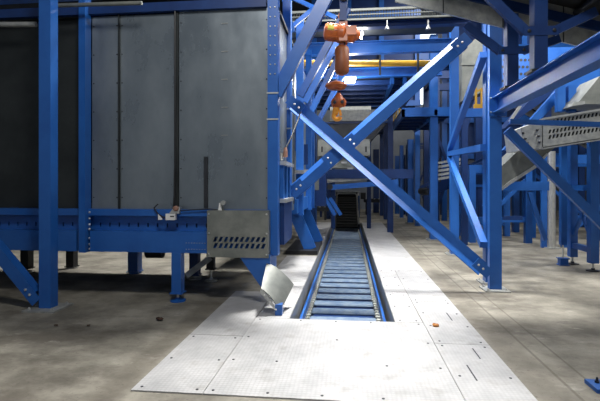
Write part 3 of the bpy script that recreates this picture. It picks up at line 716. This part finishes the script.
# between the alley columns: big grey duct, pale conveyor guard, yellow rail
du = thing('sheet_steel_duct', 'large grey sheet steel duct between the two alley columns, high up', 'duct', at(475,100,11))
MB().prism([at(462,101,11),at(462,50,11),at(488,28,11),at(500,28,11),at(500,84,11)], (0,1.2,0)).build('casing', 'cover', du)
MB().prism([at(461,65,10.97),at(500,65,10.97),at(500,63.5,10.97),at(461,63.5,10.97)], (0,.03,0)).build('seam_flange', 'cover', du)
for x_ in (at(465,90,11.6).x, at(497,90,11.6).x): MB().box((x_-.07,11.6,0),(x_+.07,11.74,3.6)).build('leg', 'deepblue', du)
yr = thing('yellow_guard_rail', 'yellow guard rail corner between the two alley columns', 'railing', at(480,106,10.6))
MB().bar(at(474,107,10.6), at(486,107,10.6), .1, .12).build('toe_board', 'yellow', yr)
for px in (476,481.5,485.5): MB().bar(at(px,107,10.6), at(px,88,10.6), .04, .04, (0,1,0)).build('upright', 'yellow', yr)
MB().bar(at(475,92,10.6), at(487,87,10.6), .04, .04).build('top_rail', 'yellow', yr)
xbeam(458, 500, 113, 10.4, 8, 'blue ledge beam under the yellow guard rail', prof='b')
gd = thing('conveyor_guard', 'grey ribbed guard between the gallery column and the alley column', 'guard', at(445,174,13.5))
for k in range(5): MB().bar(at(438,163+k*4,13.5), at(462,159+k*4,13.5), .04, .07).build('slat', 'galv', gd)
for px in (440,459): MB().bar(at(px,182,13.53), at(px,158,13.53), .05, .05, (0,1,0)).build('upright', 'dark', gd)
kb = thing('material_skip', 'dull blue skip behind the thin level strut', 'skip', at(468,200,12.5))
MB().prism([at(455,186,12.5),at(486,186,12.5),at(482,206,12.5),at(459,206,12.5)], (0,.8,0)).build('tub', 'deepblue', kb)
MB().box(at(454,187,12.48), at(487,184.5,12.48)+V((0,.05,0))).build('rim', 'blue', kb)
for px in (461,480): MB().bar(gr(px,232), at(px,205,gr(px,232).y), .07, .07, (0,1,0)).build('leg', 'deepblue', kb)

# ------------------------------------------------------------------ right: longitudinal beam, posts and overhead conveyor
bz0, bz1 = onx(500,112,RX+.02).z, onx(500,96,RX+.02).z
zc = (bz0+bz1)/2
ob_ = thing('runway_beam', 'thick blue beam running from the thick column towards the upper right', 'beam', (RX+.02, 5, zc), kind='thing')
MB().hbeam((RX+.02,RY-.06,zc), (RX+.02,2.2,zc), .16, bz1-bz0).build('girder', 'blue', ob_)
MB().box((RX-.10,RY-.09,zc-.16),(RX+.14,RY-.06,zc+.16)).build('end_plate', 'blue', ob_)
for s in (-.08,.1):
    for dz in (-.1,.1): bolt((RX+s,RY-.09,zc+dz),(0,-1,0),.014,ob_)
stand_y = []
for k, px in enumerate((538.5, 511)):
    pt = onx(px, 80, RX+.02); yv = pt.y; stand_y.append(yv)
    t = thing('stub_post', ['nearer dark blue stub post standing on the thick upper beam', 'farther dark blue stub post standing on the thick upper beam'][k], 'post', (RX+.02,yv,bz1))
    MB().box((RX+.02-.07,yv-.07,bz1+.03),(RX+.02+.07,yv+.07,3.70)).build('shaft', 'deepblue', t)
    MB().box((RX+.02-.11,yv-.1,bz1),(RX+.02+.11,yv+.1,bz1+.03)).build('base_plate', 'black', t)
    zcol = onx(px, 33 if k == 0 else 52, RX+.02).z
    cl_ = MB().box((RX+.02-.18,yv-.08,zcol-.05),(RX+.02+.18,yv-.07,zcol+.05)).build('collar', 'deepblue', t)
    for s in (-1,1): bolt((RX+.02+s*.13,yv-.08,zcol),(0,-1,0),.02,cl_,'dark')
    for s in (-1,1):
        MB().bar((RX+.02+s*.14,yv-.03,zcol+.0),(RX+.02+s*.58,yv-.03,zcol+(.36 if s < 0 else .14) if k else zcol+(.46 if s < 0 else .2)),.10,.06,(0,-1,0)).build('knee_arm', 'deepblue', t)
# overhead conveyor crossing
oy0, oy1 = 4.95, 6.15
oh = thing('overhead_conveyor', 'big grey sided conveyor crossing overhead at upper right', 'conveyor', (1.9,5.5,3.6))
def oz(x, o): return o-.29*(x-2.16)
for (yy, o0, hh, nm) in ((oy1, 3.52, .50, 'far_side_panel'), (oy0, 3.56, .5, 'near_side_panel')):
    xa_, xb_ = (-.1, 4.4) if yy == oy1 else (2.05, 4.4)
    if yy == oy1: xa_ = .62
    MB().prism([(xa_,yy,oz(xa_,o0)),(xb_,yy,oz(xb_,o0)),(xb_,yy,oz(xb_,o0)+hh),(xa_,yy,oz(xa_,o0)+hh)], (0,.03,0)).build(nm, 'galv', oh)
    for xs in ((1.24,2.0,2.75) if yy == oy1 else (2.9,3.6)):
        MB().prism([(xs,yy-.008,oz(xs,o0)),(xs+.012,yy-.008,oz(xs+.012,o0)),(xs+.012,yy-.008,oz(xs,o0)+hh),(xs,yy-.008,oz(xs,o0)+hh)], (0,.008,0)).build('panel_seam', 'dark', oh)
MB().prism([(.62,oy0+.03,oz(.62,3.98)),(4.4,oy0+.03,oz(4.4,3.98)),(4.4,oy0+.03,oz(4.4,4.04)),(.62,oy0+.03,oz(.62,4.04))], (0,oy1-oy0-.03,0)).build('belt', 'black', oh)
for k in range(7):
    x = .9+k*.5; MB().tube((x,oy0+.05,oz(x,3.93)),(x,oy1-.02,oz(x,3.93)),.04,10).build('return_roller', 'dark', oh)
for o0, yy in ((3.74,oy1-.04),(3.74,oy0+.03)):
    MB().prism([(.62,yy,oz(.62,o0+.02)),(4.4,yy,oz(4.4,o0+.02)),(4.4,yy,oz(4.4,o0+.14)),(.62,yy,oz(.62,o0+.14))], (0,.04,0)).build('stringer', 'deepblue', oh)

# side struts right of the thick column
brace(at(510,121.5,RY), at(640,126,RY), 'thin dark blue level bar in front of the slotted conveyor', .07, .06, name='level_bar')
brace(at(507,130,RY+.02), at(640,262,RY+.02), 'blue diagonal brace falling right from the thick column', .12, .08)

# slotted conveyor
sy = 7.55
sc_ = thing('slotted_conveyor', 'grey steel conveyor trough with rows of slots at right', 'conveyor', at(590,140,sy))
o = at(543,148,sy); e = at(652,131,sy); ux = (e-o).normalized(); Wd = (e-o).length
Hh = at(543,119,sy).z-o.z
MB().perforated(o, ux, Z1, (0,.02,0), Wd, Hh, [Hh*.34,Hh*.53,Hh*.86], 26, .08, Wd-.02, .06, .55, .3).build('slotted_side', 'galv', sc_)
MB().prism([o+V((0,.04,.02)), o+ux*Wd+V((0,.04,.02)), o+ux*Wd+V((0,.04,Hh-.02)), o+V((0,.04,Hh-.02))], (0,.01,0)).build('slot_backing', 'black', sc_)  # plain black sheet close behind the slots
MB().bar(o+V((0,.06,Hh)), e+V((0,.06,Hh)), .16, .03).build('top_flange', 'zinc', sc_)
MB().bar(o+V((0,.4,.0)), e+V((0,.4,.0)), .8, .03).build('floor_pan', 'galv', sc_)
MB().prism([o+V((0,.8,0)), e+V((0,.8,0)), e+V((0,.8,Hh)), o+V((0,.8,Hh))], (0,.02,0)).build('rear_side', 'galv', sc_)
ep = MB(); A_ = [at(521,128,sy),at(542,120,sy),at(542,148,sy),at(524,150,sy)]
ep.prism(A_, (0,.8,0)).build('end_section', 'galv', sc_)
for px, py in ((523,133),(525,138.5),(527,143),(537,130),(538.5,136),(539.5,142)): bolt(at(px,py,sy),(0,-1,0),.022,sc_,'dark','flange_bolt')
# its legs
for k, (px, py, w) in enumerate(((572.5,264,.13),(593,271,.14))):
    p = gr(px,py); zt = 2.25
    l_ = MB().box((p.x-w/2,p.y-w/2,.14),(p.x+w/2,p.y+w/2,zt)).build('leg', 'blue', sc_)
    MB().tube((p.x,p.y,.02),(p.x,p.y,.14),.02,10).build('levelling_screw', 'zinc', l_)
    MB().lathe((p.x,p.y,0),Z1,[(0,.11),(.015,.11),(.03,.03),(.05,.03)],16).build('foot_plate', 'dark', l_)
pa, pb_ = gr(572.5,264), gr(593,271)
for z in (.36,1.45):
    MB().bar((pa.x,pa.y,z),(pb_.x,pb_.y,z),.08,.1).build('leg_tie', 'blue', sc_)
MB().bar((pa.x,pa.y,.5),(pb_.x,pb_.y,1.4),.05,.05,(1,0,0)).build('leg_cross_brace', 'blue', sc_)
MB().bar((pa.x,pa.y,1.4),(pb_.x,pb_.y,.5),.05,.05,(1,0,0)).build('leg_cross_brace', 'blue', sc_)
# screw jack beside
p = gr(563,265)
sj = thing('screw_jack_post', 'blue post on a screw jack and small block, left of the slotted conveyor legs', 'jack', (p.x,p.y,0))
MB().box((p.x-.05,p.y-.05,.38),(p.x+.05,p.y+.05,2.25)).build('post', 'blue', sj)
MB().tube((p.x,p.y,.12),(p.x,p.y,.38),.015,8).build('screw', 'zinc', sj)
MB().box((p.x-.07,p.y-.06,.015),(p.x+.07,p.y+.06,.12)).box((p.x-.09,p.y-.08,0),(p.x+.09,p.y+.08,.015)).box((p.x-.09,p.y-.08,.12),(p.x+.09,p.y+.08,.135)).build('block', 'blue', sj)
# feed chute under the trough
fc = thing('feed_chute', 'grey sloping chute dropping left below the slotted conveyor', 'chute', at(528,165,8.4))
MB().prism([at(x,y,8.4) for x,y in ((500,168),(519,150),(556,147),(547,154),(535,166),(510,182),(500,190))], (0,.6,0)).build('trough', 'cover', fc)
MB().prism([at(x,y,8.38) for x,y in ((500,189),(510,181),(535,165),(547,153),(548,155),(536,168),(511,184),(500,192))], (0,.03,0)).build('lower_rim', 'zinc', fc)
# round pillar
p = gr(551.5,248)
rp = thing('round_pillar', 'pale grey round pillar standing behind the falling right brace', 'pillar', (p.x,p.y,0), kind='thing')
MB().tube((p.x,p.y,.02),(p.x,p.y,2.3),.085,20).build('shaft', 'zinc', rp, True)
MB().box((p.x-.16,p.y-.16,0),(p.x+.16,p.y+.16,.02)).build('base_plate', 'galv', rp)
brace((p.x-.15,p.y+.06,2.2), (p.x-.15,p.y+.06,.0), 'blue flat upright fixed against the pale round pillar', .12, .08, name='flat_upright_bar')
# low blue frame
tf = thing('blue_support_table', 'blue table frame with slanted leg right of the thick column', 'support frame', at(525,186,10.6))
za_ = at(520,186,10.6).z
MB().bar(at(500,186,10.6), at(548,186,10.6), .14, .2).build('top_beam', 'blue', tf)
MB().bar(at(529,191,10.6), at(545,240,10.6), .09, .09, (0,-1,0)).build('slanted_leg', 'blue', tf)
p5 = gr(515.5,232); MB().box((p5.x-.09,p5.y-.09,0),(p5.x+.09,p5.y+.09,za_)).build('leg', 'blue', tf)
p5 = gr(520.5,220); MB().box((p5.x-.12,p5.y-.09,0),(p5.x+.12,p5.y+.09,za_)).build('leg', 'deepblue', tf)
p5 = gr(506,226); MB().box((p5.x-.09,p5.y-.09,0),(p5.x+.09,p5.y+.09,za_)).build('leg', 'deepblue', tf)
MB().bar(at(503,218,11.5), at(522,218,11.5), .08, .1).build('tie_bar', 'deepblue', tf)
# blue inclined chute under the runway beam and grey hood at right edge
ib = thing('inclined_blue_conveyor', 'blue inclined conveyor frame just below the thick upper beam', 'conveyor', at(545,110,9.2))
MB().prism([at(x,y,9.2) for x,y in ((503,150),(513,150),(568,90),(562,84))], (0,.12,0)).build('side_frame', 'blue', ib)
MB().prism([at(x,y,9.6) for x,y in ((505,128),(545,100),(560,84),(530,100))], (0,.5,0)).build('belt', 'deepblue', ib)
MB().prism([at(x,y,9.15) for x,y in ((509,121),(512,121),(522,106),(519,106))], (0,.05,0)).build('edge_rail', 'zinc', ib)
for px in (560,571): MB().bar(at(px,112,9), at(px,86,9), .14, .12, (0,1,0)).build('hanger_post', 'blue', ib)
gh = thing('grey_hood', 'grey sloping hood at the right edge below the thick upper beam', 'hood', at(590,100,8.4))
MB().prism([at(x,y,8.4) for x,y in ((577,104),(600,76),(640,60),(640,104))], (0,.7,0)).build('hood_sheet', 'cover', gh)
MB().prism([at(x,y,8.36) for x,y in ((572,106),(585,104),(585,101),(574,102))], (0,.2,0)).build('hood_foot', 'galv', gh)
# lit perforated blue machine in the gap at upper right
lp = thing('perforated_blue_panel', 'lit blue machine side with round holes behind the stub posts', 'panel', at(525,70,12.5))
o = at(497,92,12.5); 
MB().box(at(494,96,12.5), at(600,46,12.5)+V((0,.5,0))).build('side_sheet', 'blue', lp)
for i in range(9):
    for j in range(5):
        MB().lathe(at(500+i*4.2+(j%2)*2,60+j*7,12.5),(0,-1,0),[(-.01,.04),(.006,.04)],10).build('round_hole', 'dark', lp)
for x_ in (at(496,90,12.9).x, at(548,90,12.9).x, at(598,90,12.9).x): MB().box((x_-.09,12.9,0),(x_+.09,13.08,4.2)).build('leg', 'deepblue', lp)
# blue foot at the right edge
rf = thing('bolted_blue_foot', 'blue bolted foot plate at the lower right picture edge', 'foot plate', gr(598,384))
p = gr(590,384)
MB().box((p.x-.03,p.y-.16,0),(p.x+.6,p.y+.02,.03)).build('plate', 'blue', rf)
MB().lathe((p.x+.03,p.y-.04,.03),Z1,[(0,.018),(.015,.018),(.015,.01),(.04,.009)],6).build('anchor_bolt', 'dark', rf)
# scraps on the floor
def scrap(px, py, m_, label, r, nm, n=5, flat=.5):
    p = gr(px,py,.01); b = MB()
    for i in range(n):
        bm2 = bmesh.ops.create_icosphere(b.bm, subdivisions=2, radius=r*random.uniform(.5,1))
        off = V((random.uniform(-1,1)*r*1.3, random.uniform(-1,1)*r*.7, r*.35)) + p
        for v in bm2['verts']:
            v.co = V((v.co.x*random.uniform(.8,1.2), v.co.y*random.uniform(.8,1.2), v.co.z*flat*random.uniform(.7,1.3)))+off
            v.co.z = max(v.co.z, .011)
    return tag(b.build(nm, m_), label, 'scrap')
scrap(438, 326, 'leaf', 'small orange scrap lying on the pale floor plates', .032, 'fruit_scrap')
scrap(157, 320, 'clod', 'dark clod of dirt on the concrete before the machine leg', .035, 'dirt_clod', 6)
scrap(56, 325.5, 'clod', 'tiny dark crumb on the concrete by the left column base', .014, 'dirt_crumb', 3)
scrap(88, 325.5, 'clod', 'tiny dark crumb midway between the left column and the dark clod', .014, 'dirt_crumb', 3)

# ------------------------------------------------------------------ light
w = bpy.data.worlds.new('World'); SC.world = w; w.use_nodes = True
w.node_tree.nodes['Background'].inputs[0].default_value = (.8,.88,1,1); w.node_tree.nodes['Background'].inputs[1].default_value = .25
def area(loc, tgt, sx, sy_, e, c=(1,.985,.96), spread=180):
    d = bpy.data.lights.new('bay_or_fill_light', 'AREA'); d.shape = 'RECTANGLE'; d.size = sx; d.size_y = sy_; d.energy = e; d.color = c; d.spread = math.radians(spread)
    o = bpy.data.objects.new('bay_or_fill_light', d); COL.objects.link(o); o.location = loc
    o.rotation_euler = (V(tgt)-V(loc)).to_track_quat('-Z','Y').to_euler(); return o
area((.15,7.15,7.6), (.15,6.4,0), .9, .7, 370, spread=92)
area((-.5,1.9,5.8), (-.2,5.6,2.2), 1.0, .8, 165)  # added front fill for the machine front, left floor and overhead panels
area((.1,10.2,6.4), (.2,9.6,0), 1.2, 1.0, 300)
area((-3.4,9.6,6.6), (-3.0,8.2,0), 1.5, 1.0, 600)
area((5.2,6.4,7.8), (4.6,6.0,0), 1.4, 1.0, 640)
area((7.5,10.5,8), (6.5,9.5,0), 1.4, 1.0, 260)
area((3.5,14,8.5), (3.5,15,0), 2, 2, 330)
area((8,19,10), (6,22,2), 3, 2, 350)
area((1.5,24,10), (2,27,3), 3, 2, 260)
area((4.6,11.3,6), (4.4,12.6,3), 1, 1, 80, (.85,.93,1))  # extra light placed to brighten the perforated blue panel
vs_ = SC.view_settings; vs_.view_transform = 'Standard'; vs_.look = 'None'; vs_.gamma = 1; vs_.use_curve_mapping = False; vs_.exposure = 0.08
for o in list(bpy.data.objects):
    if '_o' in o: del o['_o']
